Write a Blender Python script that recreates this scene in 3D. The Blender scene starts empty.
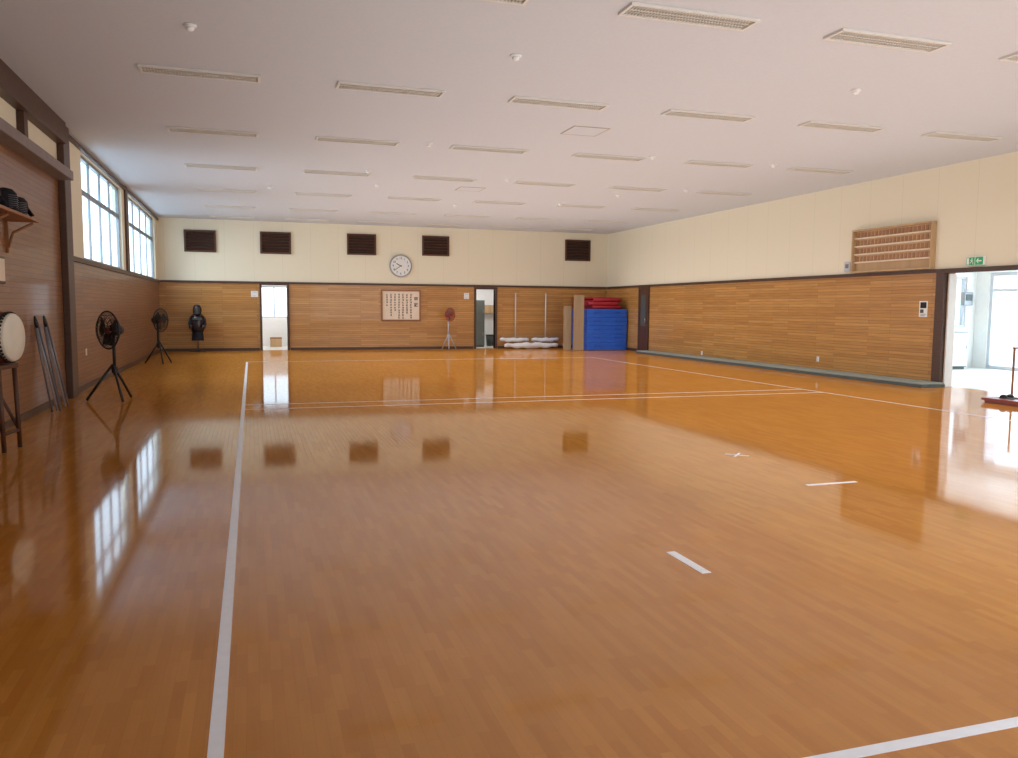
import bpy, bmesh, math, random
from mathutils import Vector, Matrix
random.seed(4)
S = bpy.context.scene
COL = S.collection
S.view_settings.view_transform = 'Standard'
PI = math.pi
F = 808.0
H = 4.25; CAMZ = 1.47
XL, XR, YB, YF = -2.8, 12.78, 28.1, -3.0
TZ = 2.25

# ------------------------------------------------------------ camera
th = math.radians(17.65); ph = math.radians(5.03); ro = math.radians(0.4)
Fw = Vector((math.sin(th)*math.cos(ph), math.cos(th)*math.cos(ph), -math.sin(ph)))
R0 = Vector((math.cos(th), -math.sin(th), 0)); U0 = R0.cross(Fw)
Rr = R0*math.cos(ro) + U0*math.sin(ro); Ur = U0*math.cos(ro) - R0*math.sin(ro)
CP = Vector((0, 0, CAMZ))
cd = bpy.data.cameras.new('camera'); cam = bpy.data.objects.new('camera', cd); COL.objects.link(cam)
m = Matrix((Rr, Ur, -Fw)).transposed().to_4x4(); m.translation = CP
cam.matrix_world = m
cd.sensor_width = 36; cd.lens = F/1018*36; cd.clip_end = 300; cd.clip_start = 0.05
S.camera = cam
def ray(px, py): return Fw*F + Rr*(px-509) + Ur*(379-py)
def atz(px, py, z):
    d = ray(px, py); return CP + d*((z-CAMZ)/d.z)
def atx(px, py, x):
    d = ray(px, py); return CP + d*(x/d.x)
def aty(px, py, y):
    d = ray(px, py); return CP + d*(y/d.y)

# ------------------------------------------------------------ materials
def lin(c):
    return tuple((v/255/12.92 if v/255 <= .04045 else ((v/255+.055)/1.055)**2.4) for v in c) + (1,)
def newmat(name):
    mt = bpy.data.materials.new(name); mt.use_nodes = True
    nt = mt.node_tree; return mt, nt, nt.nodes['Principled BSDF']
def nd(nt, t, **k):
    n = nt.nodes.new(t)
    for a, b in k.items(): setattr(n, a, b)
    return n
def mat(name, rgb, rough=.5, metal=0, var=.08, scale=8, stretch=(1,1,1), emit=0):
    mt, nt, b = newmat(name)
    tc = nd(nt, 'ShaderNodeTexCoord'); mp = nd(nt, 'ShaderNodeMapping'); mp.inputs['Scale'].default_value = stretch
    nz = nd(nt, 'ShaderNodeTexNoise'); nz.inputs['Scale'].default_value = scale; nz.inputs['Detail'].default_value = 4
    cr = nd(nt, 'ShaderNodeValToRGB'); c = lin(rgb)
    cr.color_ramp.elements[0].position = .3; cr.color_ramp.elements[1].position = .7
    cr.color_ramp.elements[0].color = tuple(v*(1-var) for v in c[:3])+(1,)
    cr.color_ramp.elements[1].color = tuple(min(1, v*(1+var)) for v in c[:3])+(1,)
    nt.links.new(tc.outputs['Object'], mp.inputs[0]); nt.links.new(mp.outputs[0], nz.inputs[0])
    nt.links.new(nz.outputs[0], cr.inputs[0]); nt.links.new(cr.outputs[0], b.inputs['Base Color'])
    b.inputs['Roughness'].default_value = rough; b.inputs['Metallic'].default_value = metal
    if emit:
        b.inputs['Emission Color'].default_value = c; b.inputs['Emission Strength'].default_value = emit
    return mt
def planks(name, c1, c2, cm, mode, bw, rh, mortar, rough, coat=0, bump=0, grain=.25, gloss=None):
    mt, nt, b = newmat(name); L = nt.links.new
    tc = nd(nt, 'ShaderNodeTexCoord'); sp = nd(nt, 'ShaderNodeSeparateXYZ'); L(tc.outputs['Object'], sp.inputs[0])
    cb = nd(nt, 'ShaderNodeCombineXYZ')
    if mode == 'wall':
        ad = nd(nt, 'ShaderNodeMath', operation='ADD'); L(sp.outputs[0], ad.inputs[0]); L(sp.outputs[1], ad.inputs[1])
        L(ad.outputs[0], cb.inputs[0]); L(sp.outputs[2], cb.inputs[1])
    else:
        L(sp.outputs[1], cb.inputs[0]); L(sp.outputs[0], cb.inputs[1])
    br = nd(nt, 'ShaderNodeTexBrick'); L(cb.outputs[0], br.inputs['Vector'])
    br.offset = .37; br.offset_frequency = 2; br.squash = 1
    br.inputs['Color1'].default_value = lin(c1); br.inputs['Color2'].default_value = lin(c2); br.inputs['Mortar'].default_value = lin(cm)
    br.inputs['Scale'].default_value = 1; br.inputs['Mortar Size'].default_value = mortar; br.inputs['Mortar Smooth'].default_value = .2
    br.inputs['Brick Width'].default_value = bw; br.inputs['Row Height'].default_value = rh; br.inputs['Bias'].default_value = 0
    mp = nd(nt, 'ShaderNodeMapping'); mp.inputs['Scale'].default_value = (1.2, 30 if mode == 'wall' else 14, 1); L(cb.outputs[0], mp.inputs[0])
    nz = nd(nt, 'ShaderNodeTexNoise'); nz.inputs['Scale'].default_value = 1.5; nz.inputs['Detail'].default_value = 5 if mode == 'wall' else 2; L(mp.outputs[0], nz.inputs[0])
    n2 = nd(nt, 'ShaderNodeTexNoise'); n2.inputs['Scale'].default_value = .5; L(cb.outputs[0], n2.inputs[0])
    mr = nd(nt, 'ShaderNodeMapRange'); L(nz.outputs[0], mr.inputs[0])
    mr.inputs[1].default_value = .3; mr.inputs[2].default_value = .7; mr.inputs[3].default_value = 1-grain; mr.inputs[4].default_value = 1+grain*.5
    m2 = nd(nt, 'ShaderNodeMapRange'); L(n2.outputs[0], m2.inputs[0])
    m2.inputs[1].default_value = .3; m2.inputs[2].default_value = .7; m2.inputs[3].default_value = .94; m2.inputs[4].default_value = 1.05
    mu = nd(nt, 'ShaderNodeMath', operation='MULTIPLY'); L(mr.outputs[0], mu.inputs[0]); L(m2.outputs[0], mu.inputs[1])
    vm = nd(nt, 'ShaderNodeVectorMath', operation='SCALE'); L(br.outputs['Color'], vm.inputs[0]); L(mu.outputs[0], vm.inputs['Scale'])
    L(vm.outputs[0], b.inputs['Base Color'])
    b.inputs['Roughness'].default_value = rough; b.inputs['Coat Weight'].default_value = coat; b.inputs['Coat Roughness'].default_value = .04
    if bump:
        bm_ = nd(nt, 'ShaderNodeBump'); bm_.inputs['Strength'].default_value = bump; bm_.inputs['Distance'].default_value = .01
        iv = nd(nt, 'ShaderNodeMath', operation='SUBTRACT'); iv.inputs[0].default_value = 1; L(br.outputs['Fac'], iv.inputs[1]); L(iv.outputs[0], bm_.inputs['Height'])
        L(bm_.outputs[0], b.inputs['Normal'])
    if gloss:   # varnish: diffuse wood under a fresnel-weighted clear gloss, its strength limited at grazing angles
        ior, cap, wave = gloss; out = nt.nodes['Material Output']; nt.nodes.remove(b)
        df = nd(nt, 'ShaderNodeBsdfDiffuse'); L(vm.outputs[0], df.inputs[0])
        gl = nd(nt, 'ShaderNodeBsdfGlossy'); gl.inputs[0].default_value = (1,1,1,1); gl.inputs['Roughness'].default_value = rough
        fr = nd(nt, 'ShaderNodeFresnel'); fr.inputs[0].default_value = ior
        mn = nd(nt, 'ShaderNodeMath', operation='SMOOTH_MIN'); L(fr.outputs[0], mn.inputs[0]); mn.inputs[1].default_value = cap; mn.inputs[2].default_value = .12
        mx = nd(nt, 'ShaderNodeMixShader'); L(mn.outputs[0], mx.inputs[0]); L(df.outputs[0], mx.inputs[1]); L(gl.outputs[0], mx.inputs[2]); L(mx.outputs[0], out.inputs[0])
        if wave:
            mw = nd(nt, 'ShaderNodeMapping'); mw.inputs['Scale'].default_value = (.4, 1.6, 1); L(cb.outputs[0], mw.inputs[0])
            nw = nd(nt, 'ShaderNodeTexNoise'); nw.inputs['Scale'].default_value = 1.2; nw.inputs['Detail'].default_value = 0; L(mw.outputs[0], nw.inputs[0])
            bw_ = nd(nt, 'ShaderNodeBump'); bw_.inputs['Strength'].default_value = wave; bw_.inputs['Distance'].default_value = .01
            L(nw.outputs[0], bw_.inputs['Height']); L(bw_.outputs[0], gl.inputs['Normal'])
    return mt
def cream(name, rgb, pitch):
    mt, nt, b = newmat(name); L = nt.links.new
    tc = nd(nt, 'ShaderNodeTexCoord'); sp = nd(nt, 'ShaderNodeSeparateXYZ'); L(tc.outputs['Object'], sp.inputs[0])
    ad = nd(nt, 'ShaderNodeMath', operation='ADD'); L(sp.outputs[0], ad.inputs[0]); L(sp.outputs[1], ad.inputs[1])
    md = nd(nt, 'ShaderNodeMath', operation='PINGPONG'); md.inputs[1].default_value = pitch/2; L(ad.outputs[0], md.inputs[0])
    lt = nd(nt, 'ShaderNodeMath', operation='LESS_THAN'); lt.inputs[1].default_value = .005; L(md.outputs[0], lt.inputs[0])
    nz = nd(nt, 'ShaderNodeTexNoise'); nz.inputs['Scale'].default_value = 1.5
    mx = nd(nt, 'ShaderNodeMix', data_type='RGBA'); c = lin(rgb)
    L(lt.outputs[0], mx.inputs[0]); L(nz.outputs[0], cr_in(nt, mx, c)); mx.inputs[7].default_value = tuple(v*.86 for v in c[:3])+(1,)
    L(mx.outputs[2], b.inputs['Base Color']); b.inputs['Roughness'].default_value = .75
    return mt
def cr_in(nt, mx, c):
    cr = nd(nt, 'ShaderNodeValToRGB'); cr.color_ramp.elements[0].color = tuple(v*.96 for v in c[:3])+(1,); cr.color_ramp.elements[1].color = c
    nt.links.new(cr.outputs[0], mx.inputs[6]); return cr.inputs[0]
def glassmat(name, tint=(240,248,252), gl=.06):
    mt = bpy.data.materials.new(name); mt.use_nodes = True; nt = mt.node_tree; nt.nodes.clear()
    o = nd(nt, 'ShaderNodeOutputMaterial'); mx = nd(nt, 'ShaderNodeMixShader'); t = nd(nt, 'ShaderNodeBsdfTransparent'); g = nd(nt, 'ShaderNodeBsdfGlossy')
    t.inputs[0].default_value = lin(tint); g.inputs['Roughness'].default_value = .05; mx.inputs[0].default_value = gl
    nt.links.new(t.outputs[0], mx.inputs[1]); nt.links.new(g.outputs[0], mx.inputs[2]); nt.links.new(mx.outputs[0], o.inputs[0]); return mt

M = dict(
 floor=planks('varnished floorboards', (198,133,54), (185,119,45), (172,107,40), 'floor', .3, .045, .0005, .062, grain=.06, gloss=(1.55,.38,.012)),
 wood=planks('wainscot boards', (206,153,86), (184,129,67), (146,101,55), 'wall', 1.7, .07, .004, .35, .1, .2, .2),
 wood_shade=planks('shade-darkened wainscot boards', (150,102,62), (134,86,52), (94,60,38), 'wall', 1.7, .07, .004, .35, .1, .2, .2),  # same boards, with the left wall's shade put into the colour
 cream=cream('cream wall panels', (242,233,208), .91),
 ceil=mat('pale ceiling board', (206,209,215), .85, 0, .02, 30),
 dark=mat('dark brown stained wood', (80,54,40), .45, 0, .15, 6, (1,1,8)),
 beam=mat('grey brown beam', (130,116,112), .5, 0, .1, 6),
 white=mat('white paint', (238,238,236), .5, 0, .02),
 tape=mat('white court tape', (240,242,248), .4, 0, .03, 20),
 alu=mat('grey aluminium', (140,145,150), .35, .5, .03),
 pgrey=mat('pale grey plastic', (196,201,208), .5, 0, .02),
 black=mat('black plastic', (26,25,28), .4, 0, .1),
 gear=mat('dark blue black padded cloth', (30,28,36), .8, 0, .2, 20),
 lacq=mat('dark lacquer', (52,40,42), .25, 0, .1, 6),
 fixt=mat('white grey fixture', (220,217,210), .5, 0, .02),
 slot=mat('shaded lamp interior', (180,172,158), .7, 0, .05),
 tube=mat('unlit lamp tube', (236,234,226), .3, 0, .02),
 vent=mat('brown vent', (84,50,32), .5, 0, .12),
 ventin=mat('dark vent interior', (46,28,20), .7, 0, .1),
 blue=mat('blue vinyl', (40,98,204), .4, 0, .08, 3),
 blued=mat('dark blue seam', (28,70,165), .5, 0, .05),
 red=mat('red vinyl', (165,28,46), .55, 0, .1, 3),
 lwood=mat('pale wood', (196,162,120), .5, 0, .1, 5, (1,1,.15)),
 gwood=mat('greyish pale wood', (168,142,112), .5, 0, .12, 5, (1,1,.15)),
 mwood=mat('mid brown wood', (150,98,60), .5, 0, .12, 5),
 plate=mat('brown plate wood', (168,120,84), .5, 0, .15, 12),
 tag=mat('pale name tag wood', (232,214,186), .5, 0, .08, 40),
 rwood=mat('red brown wood', (128,52,36), .4, 0, .1, 5),
 board=mat('pinkish paper board', (238,218,196), .6, 0, .03),
 ink=mat('black ink', (30,26,26), .7, 0, .02),
 matg=mat('grey green mat', (144,154,148), .6, 0, .06, 4),
 matd=mat('dark mat edge', (78,84,82), .6, 0, .06, 4),
 skin=mat('pale drum skin', (226,216,196), .5, 0, .05, 4),
 steel=mat('brushed steel', (170,172,176), .3, .8, .03),
 silver=mat('silver painted tube', (190,190,196), .35, .3, .03),
 dsilver=mat('dull grey tube', (128,125,130), .4, .3, .05),
 mop=mat('white cotton', (240,240,242), .9, 0, .04, 20),
 green=mat('exit green', (20,150,84), .4, 0, .02, 5, (1,1,1), .25),
 tile=mat('grey beige hall tile', (212,208,200), .35, 0, .04, 3),
 orange=mat('dusty red plastic', (160,64,54), .4, 0, .05),
 ground=mat('pale concrete', (222,223,221), .9, 0, .06, 1),
 lgreen=mat('grey locker paint', (112,124,120), .45, 0, .05),
 glass=glassmat('window glass'),
)

# ------------------------------------------------------------ mesh builder
class MB:
    def __init__(s): s.b = bmesh.new()
    def box(s, x0, x1, y0, y1, z0, z1, mi=0, M4=None):
        v = [s.b.verts.new(((x0, x1)[i & 1], (y0, y1)[(i >> 1) & 1], (z0, z1)[i >> 2])) for i in range(8)]
        for f in ((0,2,3,1),(4,5,7,6),(0,1,5,4),(2,6,7,3),(0,4,6,2),(1,3,7,5)):
            s.b.faces.new([v[k] for k in f]).material_index = mi
        if M4: bmesh.ops.transform(s.b, matrix=M4, verts=v)
        return s
    def tube(s, pts, r, seg=8, closed=False, cap=True):
        pts = [Vector(p) for p in pts]; n = len(pts); rs = r if isinstance(r, (list, tuple)) else [r]*n
        rings = []; prev = None
        for i, p in enumerate(pts):
            if closed: t = pts[(i+1) % n]-pts[i-1]
            else: t = pts[min(i+1, n-1)]-pts[max(i-1, 0)]
            t.normalize()
            a = (prev - t*prev.dot(t)) if prev is not None else t.orthogonal()
            if a.length < 1e-6: a = t.orthogonal()
            a.normalize(); prev = a; c = t.cross(a)
            rings.append([s.b.verts.new(p + (a*math.cos(2*PI*k/seg)+c*math.sin(2*PI*k/seg))*rs[i]) for k in range(seg)])
        for i in range(n if closed else n-1):
            A, B = rings[i], rings[(i+1) % n]
            for k in range(seg):
                f = s.b.faces.new((A[k], A[(k+1) % seg], B[(k+1) % seg], B[k])); f.smooth = True
        if cap and not closed:
            s.b.faces.new(rings[0][::-1]); s.b.faces.new(rings[-1])
        return s
    def ring(s, c, R, r, axis='y', seg=32, t=6, sx=1, sy=1):
        c = Vector(c); P = []
        for k in range(seg):
            a = 2*PI*k/seg; u, v = R*math.cos(a)*sx, R*math.sin(a)*sy
            P.append(c + (Vector((u,0,v)) if axis == 'y' else Vector((u,v,0)) if axis == 'z' else Vector((0,u,v))))
        return s.tube(P, r, t, True)
    def lathe(s, prof, seg=24, c=(0,0,0), axis='z', sx=1, sy=1, smooth=True):
        rings = []; c = Vector(c)
        for r, h in prof:
            rg = []
            for k in range(seg):
                a = 2*PI*k/seg; u, v = r*math.cos(a)*sx, r*math.sin(a)*sy
                p = Vector((u,v,h)) if axis == 'z' else Vector((u,h,v)) if axis == 'y' else Vector((h,u,v))
                rg.append(s.b.verts.new(c+p))
            rings.append(rg)
        for A, B in zip(rings, rings[1:]):
            for k in range(seg):
                f = s.b.faces.new((A[k], A[(k+1) % seg], B[(k+1) % seg], B[k])); f.smooth = smooth
        s.b.faces.new(rings[0][::-1]); s.b.faces.new(rings[-1]); return s
    def build(s, name, mt, parent=None, bevel=0, loc=None):
        bmesh.ops.recalc_face_normals(s.b, faces=s.b.faces[:])
        me = bpy.data.meshes.new(name); s.b.to_mesh(me); s.b.free()
        for x in (mt if isinstance(mt, list) else [mt]): me.materials.append(M[x])
        o = bpy.data.objects.new(name, me); COL.objects.link(o)
        if parent: o.parent = parent
        if loc: o.location = loc
        if bevel:
            bv = o.modifiers.new('bevel', 'BEVEL'); bv.width = bevel; bv.segments = 2; bv.limit_method = 'ANGLE'
        return o
def tag(o, label, cat, group=None):
    o['label'] = label; o['category'] = cat
    if group: o['group'] = group
    return o
def thing(name, label, cat, loc=(0,0,0), rz=0, group=None):
    o = bpy.data.objects.new(name, None); COL.objects.link(o); o.location = loc; o.rotation_euler = (0,0,rz); o.empty_display_size = .1
    return tag(o, label, cat, group)
def st(o): o['kind'] = 'structure'; return o
def sbox(name, mt, *b, bevel=0): return st(MB().box(*b).build(name, mt, bevel=bevel))
def dup(root, loc, label, rz=None):
    r = root.copy(); COL.objects.link(r); r.location = loc; r['label'] = label
    if rz is not None: r.rotation_euler = (0,0,rz)
    for ch in list(root.children):
        c = ch.copy(); COL.objects.link(c); c.parent = r
        for g in ch.children:
            d = g.copy(); COL.objects.link(d); d.parent = c
    return r

# ------------------------------------------------------------ shell
def wall(name, axis, pos, t, u0, u1, z0, z1, holes, matfn, mats, ubx=(), zbx=()):
    ub = sorted(set([u0, u1]+list(ubx)+[h[0] for h in holes]+[h[1] for h in holes]))
    zb = sorted(set([z0, z1]+list(zbx)+[h[2] for h in holes if h[2] > z0]+[h[3] for h in holes]))
    nu, nz = len(ub)-1, len(zb)-1
    def solid(i, j):
        if i < 0 or j < 0 or i >= nu or j >= nz: return False
        cu, cz = (ub[i]+ub[i+1])/2, (zb[j]+zb[j+1])/2
        return not any(h[0] < cu < h[1] and h[2] < cz < h[3] for h in holes)
    b = MB()
    P = (lambda u, d, z: (pos+d, u, z)) if axis == 'x' else (lambda u, d, z: (u, pos+d, z))
    for i in range(nu):
        for j in range(nz):
            if not solid(i, j): continue
            a, c, e, f = ub[i], ub[i+1], zb[j], zb[j+1]; mi = matfn((a+c)/2, (e+f)/2)
            qs = [[P(a,0,e),P(c,0,e),P(c,0,f),P(a,0,f)], [P(a,t,e),P(c,t,e),P(c,t,f),P(a,t,f)]]
            if not solid(i-1, j): qs.append([P(a,0,e),P(a,t,e),P(a,t,f),P(a,0,f)])
            if not solid(i+1, j): qs.append([P(c,0,e),P(c,t,e),P(c,t,f),P(c,0,f)])
            if not solid(i, j-1): qs.append([P(a,0,e),P(a,t,e),P(c,t,e),P(c,0,e)])
            if not solid(i, j+1): qs.append([P(a,0,f),P(a,t,f),P(c,t,f),P(c,0,f)])
            for q in qs: b.b.faces.new([b.b.verts.new(p) for p in q]).material_index = mi
    bmesh.ops.remove_doubles(b.b, verts=b.b.verts[:], dist=1e-5)
    return st(b.build(name, mats))
XW = XL-.05
W1 = (atx(79,200,XW).y, atx(120,230,XW).y); W2 = (atx(127,230,XW).y, atx(153,240,XW).y); WZ = (2.27, atx(79,153,XW).z)
PY0, PY1 = atx(61,260,XL).y, atx(74,260,XL+.1).y     # dark pillar on the left wall
DR = (8.6, atx(941.5,330,XR-.07).y)          # entrance opening in the right wall
D1 = (aty(262.5,330,YB).x, aty(287.5,330,YB).x); D2 = (aty(476,330,YB).x, aty(495,330,YB).x)
sbox('floor', 'floor', XL-.2, XR+.2, YF-.2, YB+.2, -.15, 0)
sbox('ceiling', 'ceil', XL-.2, XR+.2, YF-.2, YB+.2, H, H+.15)
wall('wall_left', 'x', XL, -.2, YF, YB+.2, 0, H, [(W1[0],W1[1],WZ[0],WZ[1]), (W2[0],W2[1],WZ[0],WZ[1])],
     lambda u, z: 0 if z < TZ or (u < PY1 and z < 3.4) else 1, ['wood_shade', 'cream'], (PY1,), (TZ, 3.4))
wall('wall_back', 'y', YB, .2, XL, XR, 0, H, [(D1[0],D1[1],-1,2.17), (D2[0],D2[1],-1,2.13)],
     lambda u, z: 0 if z < TZ else 1, ['wood', 'cream'], (), (TZ,))
wall('wall_right', 'x', XR, .2, YF, YB+.2, 0, H, [(DR[0],DR[1],-1,2.2)],
     lambda u, z: 0 if z < TZ else 1, ['wood', 'cream'], (), (TZ,))
wall('wall_front', 'y', YF, -.2, XL, XR, 0, H, [(2,12,.4,3.4)],
     lambda u, z: 0 if z < TZ else 1, ['wood', 'cream'], (), (TZ,))  # the opening is added, so fill light can enter behind the camera
# rails and boards
sbox('trim_1', 'dark', XL+.02, XR, YB-.04, YB, TZ-.04, TZ+.03)
sbox('trim_2', 'dark', XL, XL+.04, PY1, YB, TZ-.06, TZ+.02)
sbox('trim_3', 'dark', XR-.04, XR, YF, YB-.04, TZ-.04, TZ+.03)
sbox('trim_4', 'dark', XL, XL+.1, PY0, PY1, 0, H, bevel=.01)
sbox('trim_5', 'beam', XL, XL+.22, YF, PY0, 3.38, 3.52, bevel=.01)
sbox('trim_6', 'dark', XL, XL+.14, YF, PY0, 3.93, H)
n = 7
for y in (12.0, 9.8, 7.6):
    sbox('trim_%d' % n, 'dark', XL, XL+.09, y-.09, y+.09, 3.52, 3.93); n += 1
ym = (W1[1]+W2[0])/2
sbox('trim_10', 'dark', XL, XL+.04, ym-.16, ym+.16, TZ, H)
sbox('trim_11', 'dark', XL, XL+.05, PY1, YB-.04, WZ[1]+.01, WZ[1]+.07)
for i, (a, c) in enumerate([(XL, D1[0]-.1), (D1[1]+.1, D2[0]-.1), (D2[1]+.1, XR)]):
    sbox(['baseboard_back', 'baseboard_back_middle', 'baseboard_back_right'][i], 'dark', a, c, YB-.025, YB, 0, .09)
sbox('baseboard_left', 'dark', XL, XL+.025, PY1, YB-.03, 0, .09)
sbox('baseboard_left_near', 'dark', XL, XL+.025, YF, PY0, 0, .09)
sbox('baseboard_right', 'dark', XR-.025, XR, DR[1]+.25, YB-.03, 0, .09)
sbox('baseboard_right_near', 'dark', XR-.025, XR, YF, DR[0]-.25, 0, .09)

def window(name, axis, pos, u0, u1, z0, z1, cols, transom, fm='alu', fw=.05, dep=.09, tw=.4):
    fr = MB(); gl = MB()
    def bx(b, a, c, e, f, d0, d1):
        if axis == 'x': b.box(pos+d0, pos+d1, a, c, e, f)
        else: b.box(a, c, pos+d0, pos+d1, e, f)
    bx(fr, u0, u1, z0, z0+fw, 0, dep); bx(fr, u0, u1, z1-fw, z1, 0, dep)
    bx(fr, u0, u0+fw, z0+fw, z1-fw, 0, dep); bx(fr, u1-fw, u1, z0+fw, z1-fw, 0, dep)
    for k in range(1, cols):
        u = u0+(u1-u0)*k/cols; w = fw*.5
        bx(fr, u-w, u+w, z0+fw, z1-fw, .01, dep-.01)
    for t in transom: bx(fr, u0+fw, u1-fw, t-fw*tw, t+fw*tw, .015, dep-.015)
    bx(gl, u0+fw, u1-fw, z0+fw, z1-fw, dep/2-.003, dep/2+.003)
    f = fr.build(name, fm); st(f)
    gl.build('glass', 'glass', f); return f
window('window_1', 'x', XL-.12, W1[0], W1[1], WZ[0], WZ[1], 4, (3.5,), fw=.055, dep=.06, tw=.9)
window('window_2', 'x', XL-.12, W2[0], W2[1], WZ[0], WZ[1], 4, (3.5,), fw=.055, dep=.06, tw=.9)
window('window_added', 'y', YF-.15, 2, 12, .4, 3.4, 8, (2.3,))  # unseen window, made up for the front fill light

# door frames on the back wall
def frame(name, axis, pos, u0, u1, zt, w=.09, d0=-.05, d1=.22, tt=None):
    b = MB(); tt = tt or w
    for a, c, e, f in ((u0-w, u0, 0, zt+tt), (u1, u1+w, 0, zt+tt), (u0, u1, zt, zt+tt)):
        if axis == 'y': b.box(a, c, pos+d0, pos+d1, e, f)
        else: b.box(pos+d0, pos+d1, a, c, e, f)
    return st(b.build(name, 'dark', bevel=.006))
frame('door_1', 'y', YB, D1[0], D1[1], 2.17, .07)
frame('door_2', 'y', YB, D2[0], D2[1], 2.13, .07)
frame('door_3', 'x', XR, DR[0], DR[1], 2.19, .2, -.07, .03, .07)
sbox('trim_12', 'white', XR+.031, XR+.22, DR[1]-.03, DR[1]-.001, 0, 2.18)
# door on the right wall near the back corner
d4 = frame('door_4', 'x', XR, 24.7, 25.25, 2.13, .09, -.06, 0)
MB().box(XR-.045, XR-.005, 24.7, 25.25, .01, 2.13).build('door_leaf', 'vent', d4)
MB().box(XR-.05, XR-.044, 24.8, 25.15, .9, 1.95).build('door_glass', 'matd', d4)
MB().tube([(XR-.09, 24.75, 1.0), (XR-.09, 24.75, 1.15)], .012).box(XR-.09, XR-.045, 24.74, 24.76, 1.06, 1.08).build('door_handle', 'steel', d4)

# rooms beyond the back doors
def room(sfx, x0, x1, y0, y1, h, wm, win=None):
    sbox('floor_'+sfx, 'tile', x0, x1, y0, y1, -.12, -.002)
    sbox('ceiling_'+sfx, 'ceil', x0, x1, y0, y1, h, h+.1)
    sbox('wall_%s_left' % sfx, wm, x0-.1, x0, y0, y1, 0, h)
    sbox('wall_%s_right' % sfx, wm, x1, x1+.1, y0, y1, 0, h)
    wall('wall_%s_back' % sfx, 'y', y1, .15, x0-.1, x1+.1, 0, h, [win] if win else [], lambda u, z: 0, [wm])
room('changing_room', -.5, 2.3, YB+.2, 31, 2.5, 'white', (.1, 1.5, 1.05, 2.2))
window('window_4', 'y', 31.03, .1, 1.5, 1.05, 2.2, 2, (), 'pgrey')
room('store_room', 7.0, 9.6, YB+.2, 30.6, 2.5, 'white')
p = aty(276,340,30.6)
t = thing('cardboard_box', 'small brown box on the floor inside the changing room doorway', 'box', (p.x, 30.6, 0))
MB().box(-.2,.2,-.15,.15,0,.3).build('body', 'lwood', t, .005); MB().box(-.205,.205,-.155,.155,.3,.34).build('lid', 'mwood', t, .004)
p = aty(480,330,29.6)
t = thing('locker', 'tall grey locker standing inside the store room doorway', 'locker', (p.x-.08, 29.6, 0))
MB().box(-.2,.2,-.22,.22,.04,1.75).build('body', 'lgreen', t, .008)
for zz in (.08,.93): d = MB().box(-.185,.185,-.235,-.221,zz,zz+.78).build('door','lgreen',t,.004); MB().box(.12,.14,-.255,-.236,zz+.34,zz+.46).build('handle','steel',d)
MB().box(-.18,.18,-.2,.2,0,.04).build('plinth', 'ink', t)
p = aty(490,330,30.1)
t = thing('paper_bin', 'dark round bin on the store room floor', 'bin', (p.x, 30.1, 0))
MB().lathe([(.13,0),(.16,.42)],20).build('body','matd',t); MB().ring((0,0,.42),.165,.012,'z',24).build('rim','ink',t)
p = aty(490,312,30.45)
t = thing('wall_cupboard', 'small brown cupboard hanging in the store room above the bin', 'cupboard', (p.x, 30.6, 1.25))
MB().box(-.25,.2,-.25,0,0,.32).build('body','mwood',t,.006); MB().box(-.24,-.03,-.262,-.251,.01,.31).build('door','lwood',t,.003); MB().box(-.02,.19,-.262,-.251,.01,.31).build('door','lwood',t,.003)

# entrance hall
HX, HY = 18.0, 16.5
sbox('floor_hall', 'tile', XR+.2, HX+.2, 5, HY+.2, -.15, -.005)
sbox('ceiling_hall', 'white', XR+.2, HX+.2, 5, HY+.2, 2.7, 2.8)
wall('wall_hall_back', 'y', HY, .2, XR+.2, HX+.2, -.005, 2.7, [(14.2,17.7,1.05,2.35)], lambda u,z: 0, ['white'])
window('window_5', 'y', HY+.03, 14.2, 17.7, 1.05, 2.35, 3, (), 'pgrey', .06)
wall('wall_hall_right', 'x', HX, .2, 5, HY, -.005, 2.7, [(9.0,16.1,0,2.45)], lambda u,z: 0, ['white'])
window('door_5', 'x', HX+.03, 9.0, 16.1, 0, 2.45, 6, (2.0,), 'pgrey', .09)
sbox('wall_hall_front', 'white', XR+.2, HX+.2, 4.8, 5, 0, 2.7)
sbox('ground', 'ground', -60, 80, -40, 120, -.3, -.16)

# hall furniture
c = thing('storage_cabinet', 'low white storage cabinet beyond the doorway under the hall window', 'cabinet', (16.55, HY-.26, -.005))
MB().box(-.75,.75,-.22,.22,.06,.96).build('body', 'lgreen', c, .008)
MB().box(-.78,.78,-.26,.25,.96,1.0).build('top', 'tile', c, .005)
MB().box(-.72,.72,-.18,.2,0,.06).build('plinth', 'matd', c)
for k in range(3):
    d = MB().box(-.74+k*.495,-.26+k*.495,-.24,-.221,.09,.93).build('door', 'white', c, .004)
    MB().box(-.30+k*.495,-.285+k*.495,-.262,-.24,.5,.62).build('handle', 'steel', d)
p = aty(965,300,HY-.02)
t = thing('wall_phone_box', 'small grey box fixed to the window bar in the hall', 'box', (p.x, HY-.02, p.z))
MB().box(-.14,.14,-.12,0,-.14,.2).build('body', 'alu', t, .01)
MB().box(-.1,.1,-.135,-.12,-.02,.14).build('cover', 'matd', t, .004)

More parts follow.
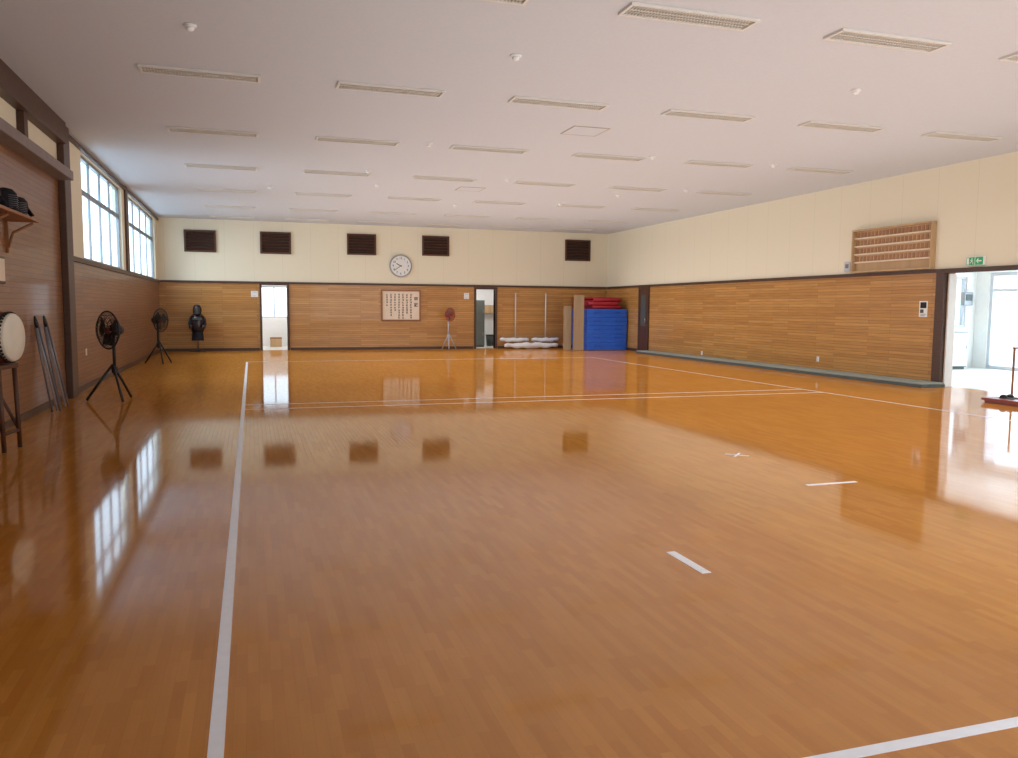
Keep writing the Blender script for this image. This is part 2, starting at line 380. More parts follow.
# ------------------------------------------------------------ court lines on the floor
def strip(name, label, x0, x1, y0, y1, z=.002):
    return tag(MB().box(x0, x1, y0, y1, 0, z).build(name, 'tape'), label, 'floor marking')
LX = (atz(214,758,0).x + atz(238,480,0).x)/2
NY = atz(919, 741, 0).y; RX = atz(940, 410, 0).x
FY = atz(400, 405, 0).y
w = .026; v = .012
strip('court_line', 'long wide white tape line running down the left of the floor', LX-w, LX+w, NY-1.8, 22.4)
strip('court_line', 'white tape line crossing the near right corner of the picture', LX+w, RX-v, NY-w, NY+w)
strip('court_line', 'thin long white line on the right side in front of the long mat', RX-v, RX+v, NY, 22.4)
strip('court_line', 'nearer of the two parallel white lines crossing the middle of the floor', LX+w, RX-v, FY-v, FY+v)
strip('court_line', 'farther of the two parallel white lines crossing the middle of the floor', LX+w, RX-v, FY+.55, FY+.55+v*2)
strip('court_line', 'farthest white line crossing the floor before the back wall', LX+w, RX-v, 22.36, 22.38)
a, b_ = atz(669,552,0), atz(708,573,0)
xm = (a.x+b_.x)/2
strip('floor_dash', 'short thick white tape dash pointing down the hall, nearest of the dashes', xm-.03, xm+.03, b_.y, a.y)
a, b_ = atz(806,485,0), atz(857,482,0); ym = (a.y+b_.y)/2
strip('floor_dash', 'short white tape dash lying crosswise right of the centre cross', a.x, b_.x, ym-.02, ym+.02)
c = atz(737, 455, 0)
x = MB()
for s in (1, -1): x.box(-.12,.12,-.012,.012,0,.002, 0, Matrix.Rotation(s*PI/4, 4, 'Z') @ Matrix.Translation((0,0,.0004*(s+1))))
tag(x.build('centre_cross', 'tape', loc=(c.x, c.y, 0)), 'small white tape cross at the centre of the court', 'floor marking')

# ------------------------------------------------------------ ceiling fixtures
def make_light():
    t = thing('ceiling_light', '', 'ceiling light', group='recessed louvred ceiling lights')
    f = MB(); Lh, Wh = .68, .15
    f.box(-Lh,Lh,-Wh,-Wh+.03,-.026,-.001).box(-Lh,Lh,Wh-.03,Wh,-.026,-.001).box(-Lh,-Lh+.03,-Wh+.03,Wh-.03,-.026,-.001).box(Lh-.03,Lh,-Wh+.03,Wh-.03,-.026,-.001)
    f.build('frame', 'fixt', t)
    MB().box(-Lh+.03,Lh-.03,-Wh+.03,Wh-.03,-.004,-.001).build('reflector', 'slot', t)
    l = MB()
    for k in range(1, 40):
        u = -Lh+.03+(2*Lh-.06)*k/40; l.box(u-.003,u+.003,-Wh+.03,Wh-.03,-.018,-.005)
    l.box(-Lh+.03,Lh-.03,-.005,.005,-.018,-.005)
    l.build('louvre', 'fixt', t)
    for s in (-1,1): MB().tube([(-Lh+.05, s*.065, -.010),(Lh-.05, s*.065, -.010)], .0055).build('tube', 'tube', t)
    return t
proto = None
od = ['first','second','third','fourth','fifth','sixth','seventh']
rows = [7.05, 10.5, 13.9, 17.35, 20.8, 24.2, 26.9]; cols = [-.52+2.275*k for k in range(6)]
for i, y in enumerate(rows):
    for k, xx in enumerate(cols):
        if i == 0 and k in (0, 5): continue
        kk = k-1 if i == 0 else k
        lab = 'recessed louvred ceiling light, %s from the left in the %s row from the camera' % (od[kk], od[i])
        yy = y+.12-.05*k
        if proto is None: proto = make_light(); proto['label'] = lab; proto.location = (xx, yy, H)
        else: dup(proto, (xx, yy, H), lab)
def detector(px, py, label):
    p = atz(px, py, H-.03); t = thing('smoke_detector', label, 'smoke detector', (p.x, p.y, H), group='white ceiling detectors')
    MB().lathe([(.062,0),(.062,-.015),(.05,-.022)], 20).build('base', 'white', t)
    MB().lathe([(.042,-.022),(.04,-.045),(.024,-.058),(.006,-.06)], 20).build('sensor', 'white', t)
for px, py, lb in [(190,28,'white detector on the ceiling nearest the left wall and the camera'),
    (516,58,'white detector on the ceiling just before the third light of the second row'),
    (856,92,'white detector on the ceiling nearest the board above the doorway'),
    (429,145,'white detector beside the ceiling hatch, between lights of the third row'),
    (652,158,'white detector right of the fourth light in the third row'),
    (773,166,'white detector left of the sixth light in the third row'),
    (368,172,'white detector between second and third lights of the fourth row'),
    (377,186,'white detector farther back, near the fifth row of lights'),
    (507,180,'white detector left of the fourth light in the fourth row'),
    (686,191,'white detector near the sixth light of the fourth row'),
    (270,188,'white detector right of the first light in the fifth row'),
    (560,205,'white detector far back above the mat corner'),
    (455,206,'white detector far back above the clock'),
    (618,196,'white detector between the fourth and fifth rows near the right wall')]:
    detector(px, py, lb)
def hatch(px, py, sz, label):
    p = atz(px, py, H); t = thing('ceiling_hatch', label, 'hatch', (p.x, p.y, H)); f = MB()
    f.box(-sz,sz,-sz,-sz+.02,-.008,0).box(-sz,sz,sz-.02,sz,-.008,0).box(-sz,-sz+.02,-sz+.02,sz-.02,-.008,0).box(sz-.02,sz,-sz+.02,sz-.02,-.008,0)
    f.build('frame', 'slot', t); MB().box(-sz+.02,sz-.02,-sz+.02,sz-.02,-.006,0).build('panel', 'ceil', t)
hatch(585,131,.3,'square ceiling access hatch nearer the camera')
hatch(470,189,.3,'square ceiling access hatch farther back')

# ------------------------------------------------------------ back wall things
vl = ['leftmost brown louvred vent high on the back wall', 'second brown louvred vent from the left on the back wall',
      'brown louvred vent just left of the clock', 'brown louvred vent just right of the clock', 'rightmost brown louvred vent near the right corner']
for (x0,x1,y0,y1), lb in zip([(184,216,230,252),(260,291,232,254),(347,376,234,255),(422,449,236,256),(565,590,240,261)], vl):
    a = aty(x0,(y0+y1)/2,YB); b_ = aty(x1,(y0+y1)/2,YB); zt = aty((x0+x1)/2,y0,YB).z; zb = aty((x0+x1)/2,y1,YB).z
    wd = (b_.x-a.x)/2; hh = (zt-zb)/2
    t = thing('wall_vent', lb, 'vent', ((a.x+b_.x)/2, YB, (zt+zb)/2), group='brown vents on the back wall')
    f = MB(); q = .06
    f.box(-wd,wd,-.06,0,hh-q,hh).box(-wd,wd,-.06,0,-hh,-hh+q).box(-wd,-wd+q,-.06,0,-hh+q,hh-q).box(wd-q,wd,-.06,0,-hh+q,hh-q)
    f.build('frame', 'vent', t, .005)
    MB().box(-wd+q,wd-q,-.012,0,-hh+q,hh-q).build('backing', 'ventin', t)
    s = MB()
    for k in range(6):
        z = -hh+q+(2*hh-2*q)*(k+.5)/6
        s.box(-wd+q,wd-q,-.022,.022,-.004,.004,0,Matrix.Translation((0,-.036,z)) @ Matrix.Rotation(math.radians(-40),4,'X'))
    s.build('slats', 'vent', t)

def textverts(mb, s, size, cx, cy, cz, ang=0):
    cu = bpy.data.curves.new('t','FONT'); cu.body = s; cu.size = size; cu.align_x = 'CENTER'; cu.align_y = 'CENTER'; cu.extrude = .001
    o = bpy.data.objects.new('t', cu); COL.objects.link(o)
    bpy.context.view_layer.update(); dg = bpy.context.evaluated_depsgraph_get()
    me = bpy.data.meshes.new_from_object(o.evaluated_get(dg))
    me.transform(Matrix.Translation((cx,cy,cz)) @ Matrix.Rotation(PI/2,4,'X')); mb.b.from_mesh(me)
    bpy.data.objects.remove(o); bpy.data.curves.remove(cu); bpy.data.meshes.remove(me)
p = aty(400.5,266,YB); R = .39
t = thing('wall_clock', 'large round white wall clock with silver rim high on back wall', 'clock', (p.x, YB, p.z))
MB().lathe([(R*.9,0),(R,-.01),(R,-.06),(R*.94,-.07),(R*.88,-.06),(R*.88,-.05)][::1], 40, axis='y').build('rim', 'steel', t)
MB().lathe([(R*.88,-.061),(R*.88,-.064)], 40, axis='y').build('dial', 'white', t)
nb = MB()
for k in range(1,13):
    a = PI/2-k*PI/6; textverts(nb, str(k), .11, math.cos(a)*R*.68, -.066, math.sin(a)*R*.68)
nb.build('numerals', 'ink', t)
for nm, ang, ln, wd in (('hour_hand', 298, .17, .012), ('minute_hand', 235, .25, .008)):
    MB().box(-wd,wd,-.001,.001,-.04,ln,0,Matrix.Rotation(math.radians(ang),4,'Y')).build(nm, 'ink', t, loc=(0,-.071 if nm[0]=='h' else -.075,0))
# calligraphy board
a = aty(381,321,YB); b_ = aty(420.5,290,YB); cx = (a.x+b_.x)/2; cz = (a.z+b_.z)/2; hw = (b_.x-a.x)/2; hh = (b_.z-a.z)/2
t = thing('calligraphy_board', 'framed pale board of vertical black brush writing on back wall', 'sign board', (cx, YB, cz))
f = MB(); f.box(-hw,hw,-.06,0,hh-.05,hh).box(-hw,hw,-.06,0,-hh,-hh+.05).box(-hw,-hw+.05,-.06,0,-hh+.05,hh-.05).box(hw-.05,hw,-.06,0,-hh+.05,hh-.05)
f.build('frame', 'mwood', t, .006)
MB().box(-hw+.05,hw-.05,-.025,0,-hh+.05,hh-.05).build('panel', 'board', t)
s = MB(); rnd = random.Random(7)
def glyph(x, z, g):
    for an, lx_, ox, oz in rnd.sample([(0,.5,0,.35),(0,.42,0,.0),(0,.5,0,-.38),(PI/2,.45,0,0),(PI/2,.3,-.3,-.05),(PI/2,.3,.32,0),(.9,.3,.2,-.22),(-.9,.3,-.2,-.22)],5):
        l2 = lx_*g*.9; s.box(-l2,l2,-.002,.0,-g*.075,g*.075,0,Matrix.Translation((x+ox*g,-.026,z+oz*g)) @ Matrix.Rotation(an,4,'Y'))
for j in range(2): glyph(hw*.76, hh*.42-j*.2, .14)
for k, cnt in enumerate([10,8,10,10,7,9,5]):
    for j in range(cnt): glyph(hw*.5-k*hw*.2, hh*.68-j*.088, .068)
s.build('writing', 'ink', t)
# small notices
def notice(px0, px1, py0, py1, label, wallx=None, lines=3, pic=False, sm='white'):
    if wallx is None:
        a = aty(px0,py1,YB); b_ = aty(px1,py0,YB); t = thing('notice', label, 'notice', ((a.x+b_.x)/2, YB, (a.z+b_.z)/2)); hw = (b_.x-a.x)/2
    else:
        a = atx(px0,py1,wallx); b_ = atx(px1,py0,wallx); t = thing('notice', label, 'notice', (wallx, (a.y+b_.y)/2, (atx((px0+px1)/2,py1,wallx).z+atx((px0+px1)/2,py0,wallx).z)/2), -PI/2); hw = (a.y-b_.y)/2
    hh = abs(atx((px0+px1)/2,py0,wallx).z-atx((px0+px1)/2,py1,wallx).z)/2 if wallx else (b_.z-a.z)/2
    MB().box(-hw,hw,-.006,.004,-hh,hh).build('sheet', sm, t)
    if not lines: return t
    if pic: MB().box(-hw*.75,hw*.75,-.007,-.006,hh*.1,hh*.85).build('picture', 'ink', t); MB().box(-hw*.75,hw*.1,-.007,-.006,-hh*.5,-hh*.05).build('picture', 'matd', t)
    s = MB(); z0 = -.65 if pic else .6
    for k in range(lines): z = hh*(z0-k*.2 if pic else z0-k*1.2/max(1,lines-1)); s.box(-hw*.65,hw*(.65-.2*(k%2)),-.008,-.006,z-hh*.03,z+hh*.03)
    s.build('print', 'ink', t); return t
notice(251,258,291,297,'small white notice left of the changing room doorway',None,2)
notice(464,469,293,299,'small white notice left of the store room doorway',None,2)
notice(919,928,301,317,'white notice sheet with dark picture beside the entrance post', XR, 2, True)
p = atx(848,267,XR)
t = thing('wall_plate', 'small pale grey plate on the cream wall left of the name board', 'wall plate', (XR, p.y, p.z), -PI/2)
MB().box(-.09,.09,-.03,0,-.11,.11).build('plate','pgrey',t,.006); MB().box(-.05,.05,-.034,-.03,-.03,.06).build('cover','dsilver',t)
def outlet(px, py, wx, label, hw=.04, hh=.06):
    p = atx(px,py,wx)
    t = thing('wall_outlet', label, 'outlet', (wx, p.y, p.z), -PI/2 if wx > 0 else PI/2)
    MB().box(-hw,hw,-.012,0,-hh,hh).build('plate', 'white', t, .003)
    MB().box(-hw*.4,hw*.4,-.015,-.012,-hh*.6,-hh*.15).box(-hw*.4,hw*.4,-.015,-.012,hh*.15,hh*.6).build('socket', 'fixt', t)
outlet(818,359,XR,'white outlet low on the right wall above the long mat')
outlet(702,353,XR,'farther white outlet low on the right wall')
outlet(86,352,XL,'white outlet low on the left wall behind the first fan')

# name board on the right wall
ya = atx(853.5,250,XR-.06).y; yb = atx(931,247,XR-.12).y; bw_ = (ya-yb)/2; 
t = thing('name_board', 'wooden framed name board with rows of plates above the entrance post', 'board', (XR, (ya+yb)/2, 2.29), -PI/2)
bh = .93; q = .032
f = MB(); f.box(-bw_,bw_,-.12,0,bh-q,bh).box(-bw_,bw_,-.12,0,0,q).box(-bw_,-bw_+q,-.12,0,q,bh-q).box(bw_-q,bw_,-.12,0,q,bh-q)
f.build('frame', 'lwood', t, .005)
MB().box(-bw_+q,bw_-q,-.02,0,q,bh-q).build('back_panel', 'lwood', t)
for r in range(5):
    z = q+.01+(bh-2*q)*r/5
    if r: MB().box(-bw_+q,bw_-q,-.06,-.02,z-.005,z+.024).build('rail', 'tag', t)
    if r == 0: continue
    pl = MB(); nn = 20
    for k in range(nn):
        u = -bw_+q+.02+(2*bw_-2*q-.04)*(k+.5)/nn
        pl.box(u-.033,u+.033,-.03,-.021,z+.032,z+.135)
    pl.build('name_plates', 'plate', t)
# exit sign
p = atx(977,264,XR)
t = thing('exit_sign', 'green and white emergency exit sign above the entrance opening', 'exit sign', (XR, p.y, TZ+.14), -PI/2)
MB().box(-.19,.19,-.06,0,-.08,.08).build('housing', 'white', t, .005)
MB().box(-.18,0.0,-.063,-.06,-.07,.07).box(.015,.18,-.063,-.06,-.07,.07).build('face', 'green', t)
g = MB(); g.box(-.17,-.12,-.065,-.063,-.06,.06)
g.lathe([(.011,-.065),(.011,-.063)],12,(-.055,0,.042),'y')
for a_, b2 in (((-.06,.03),(-.065,-.005)),((-.065,-.005),(-.03,-.02)),((-.03,-.02),(-.035,-.055)),((-.065,-.005),(-.09,-.035)),((-.09,-.035),(-.105,-.03)),((-.06,.025),(-.03,.01)),((-.06,.025),(-.09,.015))):
    g.tube([(a_[0],-.064,a_[1]),(b2[0],-.064,b2[1])],.006,6)
g.build('running_figure', 'white', t); g = MB()
g.box(.05,.15,-.065,-.063,-.012,.012)
for s_ in (-1,1): g.tube([(.045,-.064,0),(.085,-.064,s_*.04)],.009,6)
g.build('arrow', 'white', t)

# ------------------------------------------------------------ mops, boards, mats at the back
def mop(px, px0, px1, label, zt):
    p = aty(px,330,YB-.07); a = aty(px0,336,YB-.1).x-p.x; b2 = aty(px1,336,YB-.1).x-p.x
    t = thing('dust_mop', label, 'mop', (p.x, YB-.11, .26), group='wide dust mops on the back wall')
    MB().tube([(0,0,.16),(0,.0,zt-.24)], .024, 10).build('handle', 'fixt', t)
    MB().box(a+.05,b2-.05,-.015,.015,.13,.16).build('frame', 'steel', t)
    h = MB(); h.tube([(a+(b2-a)*k/14,0,.07-.03*math.sin(k*PI/14)+.012*math.sin(k*1.3+px)) for k in range(15)],[.05+.035*math.sin(k*PI/14)+.01*math.sin(k*2.1+px) for k in range(15)],16)
    h.build('mop_head', 'mop', t)
    MB().tube([(0,.11,zt-.27),(0,-.03,zt-.27),(0,-.03,zt-.23)],.008,6).build('hook', 'steel', t)
mop(515,500,528.5,'wide white dust mop hanging nearer the store room doorway',2.0)
mop(545,531.5,558,'wide white dust mop hanging nearer the wooden boards',2.0)
pa = aty(504,343,YB-.3).x; pb = aty(556,343,YB-.3).x
r = MB(); P = [(pa+(pb-pa)*k/20, YB-.4+.04*math.sin(k*.6), .12+.012*math.sin(k*1.1)) for k in range(21)]
r.tube(P,[.06+.045*math.sin(min(k,20-k)/6.4) +.012*math.sin(k*1.7) for k in range(21)],20); tag(r.build('rolled_sheet','mop'),'white rolled sheet lying on the floor below the hanging mops','rolled sheet')
my0 = 26.15; mx0 = aty(587,350,my0).x; mx1, my1 = XR-.04, 27.65
def leanboard(px0, px1, pyt, yy, label, legs):
    a = aty(px0,335,yy).x; b2 = aty(px1,335,yy).x; hw = (b2-a)/2; hgt = aty(px0,pyt,yy).z
    t = thing('wooden_bench', label, 'bench', ((a+b2)/2, yy, 0), group='benches stood on end')
    MB().box(-hw,hw,-.02,.02,0,hgt).build('seat', 'gwood', t, .004)
    for z in legs: MB().box(-hw*.85,hw*.85,.02,.16,z,z+.05).build('leg', 'mwood', t, .004)
leanboard(563.5,571,306,my0+.35,'shorter pale wooden bench stood on end beside the mops',(.15,1.1))
leanboard(573.5,583.5,295,my0+.1,'taller pale wooden bench stood on end against the blue mats',(.2,1.4))
nmats = 5; th_ = aty(600,309,my0).z/5
names = ['bottom','second from the bottom','middle','second from the top','topmost']
for k in range(nmats):
    j = rnd.uniform(-.01,.01); z = k*th_
    t = thing('crash_mat', 'thick blue vinyl crash mat, %s of the blue stack in the corner' % names[k], 'mat', ((mx0+mx1)/2+j,(my0+my1)/2,z), group='blue crash mats in the corner')
    hw, hd = (mx1-mx0)/2-.02, (my1-my0)/2-.03
    MB().box(-hw,hw,-hd,hd,.001,th_-.001).build('cover','blue',t,.02)
    MB().box(-hw-.005,hw+.005,-hd-.005,hd+.005,th_/2-.006,th_/2+.006).build('seam','blued',t,.003)
    for u in (-.4,.4): MB().tube([(u-.1,-hd-.002,th_*.62),(u-.08,-hd-.03,th_*.52),(u+.08,-hd-.03,th_*.52),(u+.1,-hd-.002,th_*.62)],.01,6).build('handle','blued',t)
def softpanel(x0,x1,y0,y1,z0,z1,amp,ph_):
    b = MB(); b.box(x0,x1,y0,y1,z0,z1)
    bmesh.ops.subdivide_edges(b.b, edges=b.b.edges[:], cuts=7, use_grid_fill=True)
    for v_ in b.b.verts: v_.co.z += amp*(1+math.sin(v_.co.x*4+ph_)*math.cos(v_.co.y*3+ph_))
    return b
for k,(dx,dy,rz_,amp) in enumerate([(.02,.0,.03,.0),(-.08,.02,-.05,.0),(.04,.08,.09,.03)]):
    t = thing('folding_mat', 'red folded gym mat, %s of three lying on the blue stack' % ['lowest','middle','uppermost'][k], 'mat', ((mx0+mx1)/2+dx-.03,26.92+dy,nmats*th_+k*.125), rz=rz_, group='red mats on the blue stack')
    for q_ in range(2):
        b = softpanel(-.56,.56,-.62,.62,.002+q_*.062,.06+q_*.062,amp*q_,k+.4); b.build('panel','red',t,.012)
    MB().lathe([(.055,-.56),(.061,-.55),(.061,.55),(.055,.56)],12,(0,-.62,.062),'x').build('fold','red',t)
t = thing('folding_mat', 'red gym mat stood upright behind the blue stack', 'mat', (mx0+.85, 27.86, 0), rz=0)
for q_ in range(2): MB().box(-.7,.7,-.06+q_*.062,-.002+q_*.062,0,1.88).build('panel','red',t,.015)
# long mat strip
ma = 24.3; mb_ = atx(921,385,XR-.62).y
hl = (ma-mb_)/2
t = thing('long_mat', 'long low grey green mat lying along foot of right wall', 'mat', (XR-.33, mb_+hl, 0))
MB().box(-.29,.29,-hl,hl,0,.06).build('base','matd',t)
MB().box(-.285,.285,-hl+.005,hl-.005,.0605,.09).build('top','matg',t,.008)

# ------------------------------------------------------------ practice dummy
p = aty(198,340,YB-.45)
t = thing('kendo_dummy', 'black armoured kendo practice dummy standing against left of back wall', 'training dummy', (p.x, YB-.45, 0))
MB().box(-.24,.24,-.03,.03,0,.05).box(-.03,.03,-.24,.24,.051,.09).build('base','dark',t,.01)
MB().tube([(0,0,.05),(0,0,1.3)],.028,12).build('pole','steel',t)
MB().lathe([(.15,.62),(.19,.68),(.2,.82),(.215,.98),(.19,1.1),(.12,1.16)],24,sy=.72).build('breastplate','lacq',t)
MB().box(-.15,.15,-.165,-.15,1.02,1.08).build('chest_band','matd',t,.01)
MB().lathe([(.04,1.16),(.1,1.17),(.125,1.24),(.135,1.34),(.12,1.43),(.08,1.49),(.02,1.51)],24,sy=1.1).build('helmet','black',t)
g = MB()
for k in range(8): z = 1.22+k*.026; g.tube([(-.09,-.12,z),(-.045,-.155,z),(0,-.165,z),(.045,-.155,z),(.09,-.12,z)],.006,5)
g.tube([(0,-.17,1.2),(0,-.17,1.42)],.008,6)
g.build('face_grille','dsilver',t)
for s_ in (-1,1):
    MB().box(-.08,.08,-.07,.07,-.012,.012,0,Matrix.Translation((s_*.17,0,1.14)) @ Matrix.Rotation(s_*.8,4,'Y')).build('shoulder_flap','gear',t,.01)
    a = MB(); a.tube([(s_*.2,0,1.06),(s_*.235,-.06,.9),(s_*.2,-.2,.8)],[.05,.042,.038],12).build('arm','gear',t)
    MB().lathe([(.045,0),(.06,.04),(.055,.1),(.04,.12)],16,(s_*.19,-.24,.74)).build('glove','lacq',t)
for k in range(5):
    a = (k-2)*.42
    MB().box(-.055,.055,-.012,.012,-.28,0,0,Matrix.Rotation(a,4,'Z') @ Matrix.Translation((0,-.16,.64)) @ Matrix.Rotation(-.12,4,'X')).build('waist_flap','gear',t,.006)

# ------------------------------------------------------------ fans
def fan(name, label, loc, rz, hc=1.07, R=.29, gm='black', bm2='alu', pm='black', legr=.36, tilt=0):
    t = thing(name, label, 'fan', loc, rz)
    for k in range(3):
        a = PI/2+k*2*PI/3+.3
        MB().tube([(0,0,.56),(math.cos(a)*legr*.5,math.sin(a)*legr*.5,.3),(math.cos(a)*legr,math.sin(a)*legr,.02)],[.02,.02,.02],8).build('leg',pm,t)
    MB().tube([(0,.03,.4),(0,.03,hc-.05)],.024,12).build('pole',pm,t)
    MB().lathe([(.04,.48),(.045,.5),(.045,.56),(.04,.58)],14,(0,.03,-.05)).build('collar',pm,t)
    MB().lathe([(.05,-.02),(.085,.0),(.09,.1),(.07,.16),(.03,.18)],20,(0,0,hc),'y').build('motor_housing','black' if gm=='black' else 'orange',t)
    h = MB().lathe([(.045,-.09),(.05,-.06),(.05,-.022)],16,(0,0,hc),'y').build('hub','orange',t)
    for k in range(3):
        a0 = k*2*PI/3+.4; b = MB(); P = []
        for i in range(5):
            r_ = .045+(R*.86-.045)*i/4; wv = .28 if i == 0 else .62-.06*i
            P.append([Vector((math.cos(a0-wv)*r_, -.05-.03, hc+math.sin(a0-wv)*r_)), Vector((math.cos(a0+wv)*r_, -.05+.02, hc+math.sin(a0+wv)*r_))])
        V = [[b.b.verts.new(q) for q in row] for row in P]
        for A, B in zip(V, V[1:]): b.b.faces.new((A[0],A[1],B[1],B[0]))
        o = b.build('blade',bm2,t); sd = o.modifiers.new('thick','SOLIDIFY'); sd.thickness = .004
    g = MB(); g.ring((0,-.06,hc),R,.013,'y',40)
    for rr, yy in ((R*.8,-.115),(R*.55,-.135),(R*.3,-.145),(R*.8,.0),(R*.55,.02)): g.ring((0,yy,hc),rr,.004,'y',32,5)
    for k in range(32):
        a = 2*PI*k/32; c_, s_ = math.cos(a), math.sin(a)
        g.tube([(c_*r2,yy,hc+s_*r2) for r2, yy in ((R,-.06),(R*.8,-.115),(R*.55,-.135),(R*.2,-.148))],.0036,4)
        g.tube([(c_*r2,yy,hc+s_*r2) for r2, yy in ((R,-.06),(R*.8,.0),(R*.55,.02),(R*.3,.03))],.0036,4)
    g.lathe([(R*.2,-.145),(R*.2,-.155)],20,(0,0,hc),'y')
    g.build('guard',gm,t)
    return t
p = atz(109,401,0); fan('floor_fan','large black tripod fan by the left wall, nearest the camera',(p.x+.07,p.y,0),math.radians(-50),1.09,.285,bm2='black',legr=.38)
p = atz(160,364,0); fan('floor_fan','black tripod fan farther along the left wall before the windows end',(p.x,p.y,0),math.radians(60),1.1,.29,bm2='black')
p = aty(449,340,YB-.5); fan('floor_fan','slim stand fan with reddish guard between framed board and store doorway',(p.x,YB-.5,0),.5,1.22,.225,'orange','dsilver','silver',.28)

# ------------------------------------------------------------ drum and stand at the far left
p = Vector((-2.48, 9.28, 0)); rz = math.radians(80)
DR_, DL = .24, .2
zc = 1.14
t = thing('drum', 'large barrel drum with pale skin and black studs on wooden stand', 'drum', (p.x, p.y, zc), rz)
MB().lathe([(DR_*.97,-DL),(DR_*1.06,-DL*.6),(DR_*1.11,0),(DR_*1.06,DL*.6),(DR_*.97,DL)],40,axis='y').build('body','rwood',t)
for s_ in (-1,1):
    hd = MB().lathe([(DR_*1.035,s_*(DL-.06)),(DR_*1.0,s_*DL),(DR_*.96,s_*(DL+.012)),(DR_*.5,s_*(DL+.014))],40,axis='y').build('drumhead','skin',t)
    sm = MB(); sm.ring((0,s_*(DL-.045),0),DR_*1.035,.012,'y',40)
    for k in range(36):
        a = 2*PI*k/36; sm.lathe([(.013,-.006),(.011,.006),(.004,.012)],8,(math.cos(a)*DR_*1.03,s_*(DL-.02),math.sin(a)*DR_*1.03),'y')
    sm.build('studs','ink',hd)
MB().ring((0,0,DR_*1.12+.045),.045,.008,'y',20).build('ring_handle','steel',t)
t = thing('drum_stand', 'dark wooden four-legged stand holding the barrel drum', 'stand', (p.x, p.y, 0), rz)
zt = zc-DR_*1.11-.001
for sx in (-1,1):
    for sy in (-1,1):
        MB().tube([(sx*.17,sy*.14,0),(sx*.165,sy*.12,zt-.05)],[.022,.024],8).build('leg','vent',t,0)
    MB().tube([(sx*.167,-.13,.2),(sx*.165,.12,zt-.14)],.016,6).build('brace','vent',t)
for sy in (-1,1): MB().tube([(-.165,sy*.135,.18),(.165,sy*.135,.18)],.018,8).build('crossbar','vent',t)
MB().box(-.2,.2,-.15,.15,zt-.05,zt).build('top','vent',t,.01)

# folded tripods leaning near the pillar
for k, (px, lab) in enumerate([(44,'folded grey tripod leaning on left wall, closer to the pillar'),(35,'folded grey tripod leaning on left wall, closer to the drum')]):
    wy = atx(px,360,XL).y
    t = thing('folded_tripod', lab, 'tripod', (XL+.24, wy-.02, 0), 0, 'folded tripods by the left wall')
    LM = Matrix.Rotation(math.radians(-8),4,'Y') @ Matrix.Rotation(math.radians(6),4,'X')
    for j in range(3):
        b = MB().tube([((j-1)*.05,(j%2)*.05,.02),((j-1)*.035,(j%2)*.02,.75),((j-1)*.02,0,1.2)],[.013,.015,.015],8); bmesh.ops.transform(b.b,matrix=LM,verts=b.b.verts[:]); b.build('leg','silver' if j == 1 else 'dsilver',t)
    b = MB().lathe([(.018,1.18),(.028,1.22),(.022,1.28),(.01,1.34)],14); bmesh.ops.transform(b.b,matrix=LM,verts=b.b.verts[:]); b.build('head','black',t)

# shelf with helmets
ps = atx(36,228,XL+.3); 
t = thing('wall_shelf', 'brown bracketed wall shelf high on the left wall', 'shelf', (XL, ps.y, 2.47))
MB().box(0,.34,-2.6,0,0,.035).build('board','mwood',t,.004)
for yy in (-.12,-1.2,-2.3):
    b = MB(); b.tube([(.02,yy,-.32),(.08,yy,-.14),(.3,yy,-.02)],.018,8).box(0,.03,yy-.02,yy+.02,-.38,0); b.build('bracket','mwood',t)
for k, (lab, rz_, sc) in enumerate([('dark padded helmet at the far end of the wall shelf',.5,.9),('dark padded helmet, second from the far end of the shelf',1.1,1.02),('dark padded helmet, third from the far end of the shelf',.2,.94)]):
    t = thing('kendo_helmet', lab, 'helmet', (XL+.19, ps.y-.3-k*.56, 2.506), rz_, 'helmets on the wall shelf')
    t.scale = (sc,)*3
    MB().lathe([(.06,0),(.1,.05),(.115,.13),(.105,.2),(.07,.245),(.015,.26)],20,sy=1.2).build('dome','gear',t)
    g = MB()
    for j in range(7): z = .04+j*.022; g.tube([(-.07,-.11,z),(0,-.155,z),(.07,-.11,z)],.003,5)
    g.build('grille','dsilver',t)
    MB().lathe([(.05,0),(.055,.01),(.04,.05)],12,(0,-.11,.0)).build('throat_pad','gear',t)
    for s_ in (-1,1): MB().box(0,.17,-.07,.07,-.01,.01,0,Matrix.Translation((s_*.07,.02,.16)) @ Matrix.Rotation(.95 if s_ > 0 else PI-.95,4,'Y')).build('flap','gear',t,.006)
pf = atx(1,270,XL)
t = thing('picture_frame', 'small framed picture at the left edge under the shelf', 'picture', (XL, pf.y-.14, pf.z), PI/2)
MB().box(-.2,.2,-.03,0,-.16,.16).build('frame','dark',t,.005); MB().box(-.17,.17,-.034,-.03,-.13,.13).build('print','board',t)

# ------------------------------------------------------------ right edge things
pp = atz(976,397,.08)
t = thing('low_platform', 'low red brown wooden step on the floor before the entrance', 'step', (pp.x+.32, pp.y-.7, 0))
MB().box(-.3,.3,-.75,.62,.045,.085).build('top','rwood',t,.006)
for sx in (-.24,.24): MB().box(sx-.03,sx+.03,-.7,.58,0,.045).build('runner','rwood',t)
for k,(sx,lab) in enumerate([(-.08,'left dark slipper on the red brown step'),(.06,'right dark slipper on the red brown step')]):
    t2 = thing('slipper', lab, 'slipper', (t.location.x+sx, t.location.y+.35, .086), .1, 'dark slippers on the step')
    MB().lathe([(.045,0),(.05,.006),(.045,.014)],20,sx=1,sy=2.6).build('sole','matd',t2)
    MB().lathe([(.046,.015),(.044,.035),(.03,.055),(.01,.062)],16,(0,.05,0),sx=1,sy=1.3).build('strap','black',t2)
tx = t.location.x+.32+.07+.28
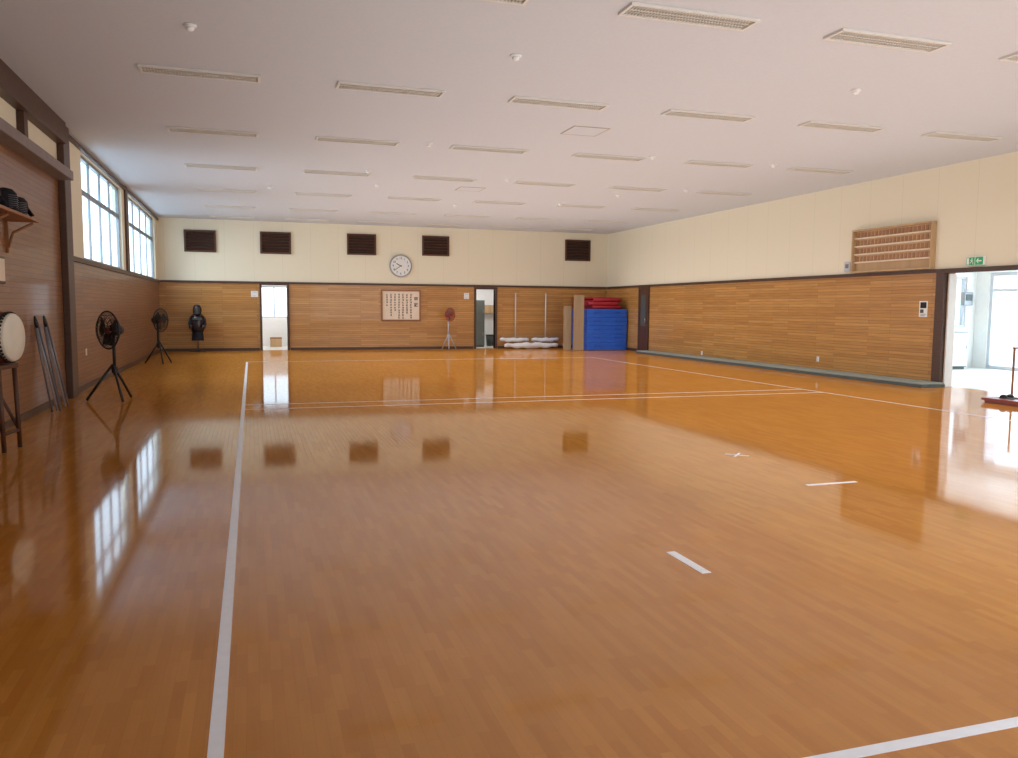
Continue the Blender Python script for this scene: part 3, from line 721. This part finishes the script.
t = thing('side_table', 'small brown wooden table at right edge beside entrance opening', 'table', (tx, 9.7, 0))
MB().box(-.28,.28,-.55,.45,.86,.885).build('top','rwood',t,.006)
for sx in (-.26,.26):
    for sy in (-.5,.42): MB().box(sx-.014,sx+.014,sy-.014,sy+.014,0,.86).build('leg','mwood',t,.003)

# ------------------------------------------------------------ light
wd = bpy.data.worlds.new('world'); S.world = wd; wd.use_nodes = True; nt = wd.node_tree; bg = nt.nodes['Background']
tc = nd(nt,'ShaderNodeTexCoord'); sp = nd(nt,'ShaderNodeSeparateXYZ'); cr = nd(nt,'ShaderNodeValToRGB')
nt.links.new(tc.outputs['Generated'], sp.inputs[0]); nt.links.new(sp.outputs[2], cr.inputs[0]); nt.links.new(cr.outputs[0], bg.inputs[0])
cr.color_ramp.elements[0].color = (.84,.92,1,1); cr.color_ramp.elements[1].color = (.58,.76,1,1)
bg.inputs[1].default_value = 3.4
def area(name, loc, d, sx, sy, e, col=(1,1,1), spread=180):
    l = bpy.data.lights.new(name,'AREA'); l.shape = 'RECTANGLE'; l.size = sx; l.size_y = sy; l.energy = e; l.color = col; l.spread = math.radians(spread)
    o = bpy.data.objects.new(name,l); COL.objects.link(o); o.location = loc; o.rotation_euler = Vector(d).to_track_quat('-Z','Y').to_euler(); return o
sl = bpy.data.lights.new('sun','SUN'); sl.energy = 4.5; sl.angle = .02; so = bpy.data.objects.new('sun',sl); COL.objects.link(so); so.location = (30,20,20)
so.rotation_euler = Vector((-.5,-.25,-.83)).to_track_quat('-Z','Y').to_euler()
area('sky_light_window', (XL-.3,(W1[0]+W1[1])/2,3.05), (1,0,-.4), 4.5, 1.4, 125, (.95,.97,1), 115)
area('sky_light_window', (XL-.3,(W2[0]+W2[1])/2,3.05), (1,0,-.4), 5.2, 1.4, 160, (.95,.97,1), 115)
area('fill_light_front', (8,YF-.3,1.9), (.15,1,.05), 7.5, 2.8, 340, (1,1,1))  # added fill behind the camera, shining through the made-up front window
area('sky_light_entrance', (HX+.4,12.5,1.25), (-1,0,0), 7, 2.3, 230, (.94,.97,1), 180)
area('hall_fill_light', (15.5,12,2.65), (0,0,-1), 3, 6, 110, (1,1,1), 90)  # fill lamp without a fixture, added to brighten the hall
area('room_fill_light', (.9,29.6,2.45), (0,0,-1), 1.5, 1, 40, (1,1,1))  # added fill to brighten the changing room, no lamp there
area('room_fill_light', (8.3,29.4,2.45), (0,0,-1), 1.5, 1, 26, (1,1,1))  # added fill to brighten the store room, no lamp there
area('top_fill_light', (7.6,13,H-.1), (0,0,-1), 9.2, 28, 430, (1,.99,.97), 100)  # added room-wide downward fill, spread narrowed to stay out of view
area('floor_fill_light', (6.4,12.5,.03), (0,0,1), 12.2, 29, 600, (.93,.98,1), 145)  # added upward fill just above the floor, brightens the ceiling
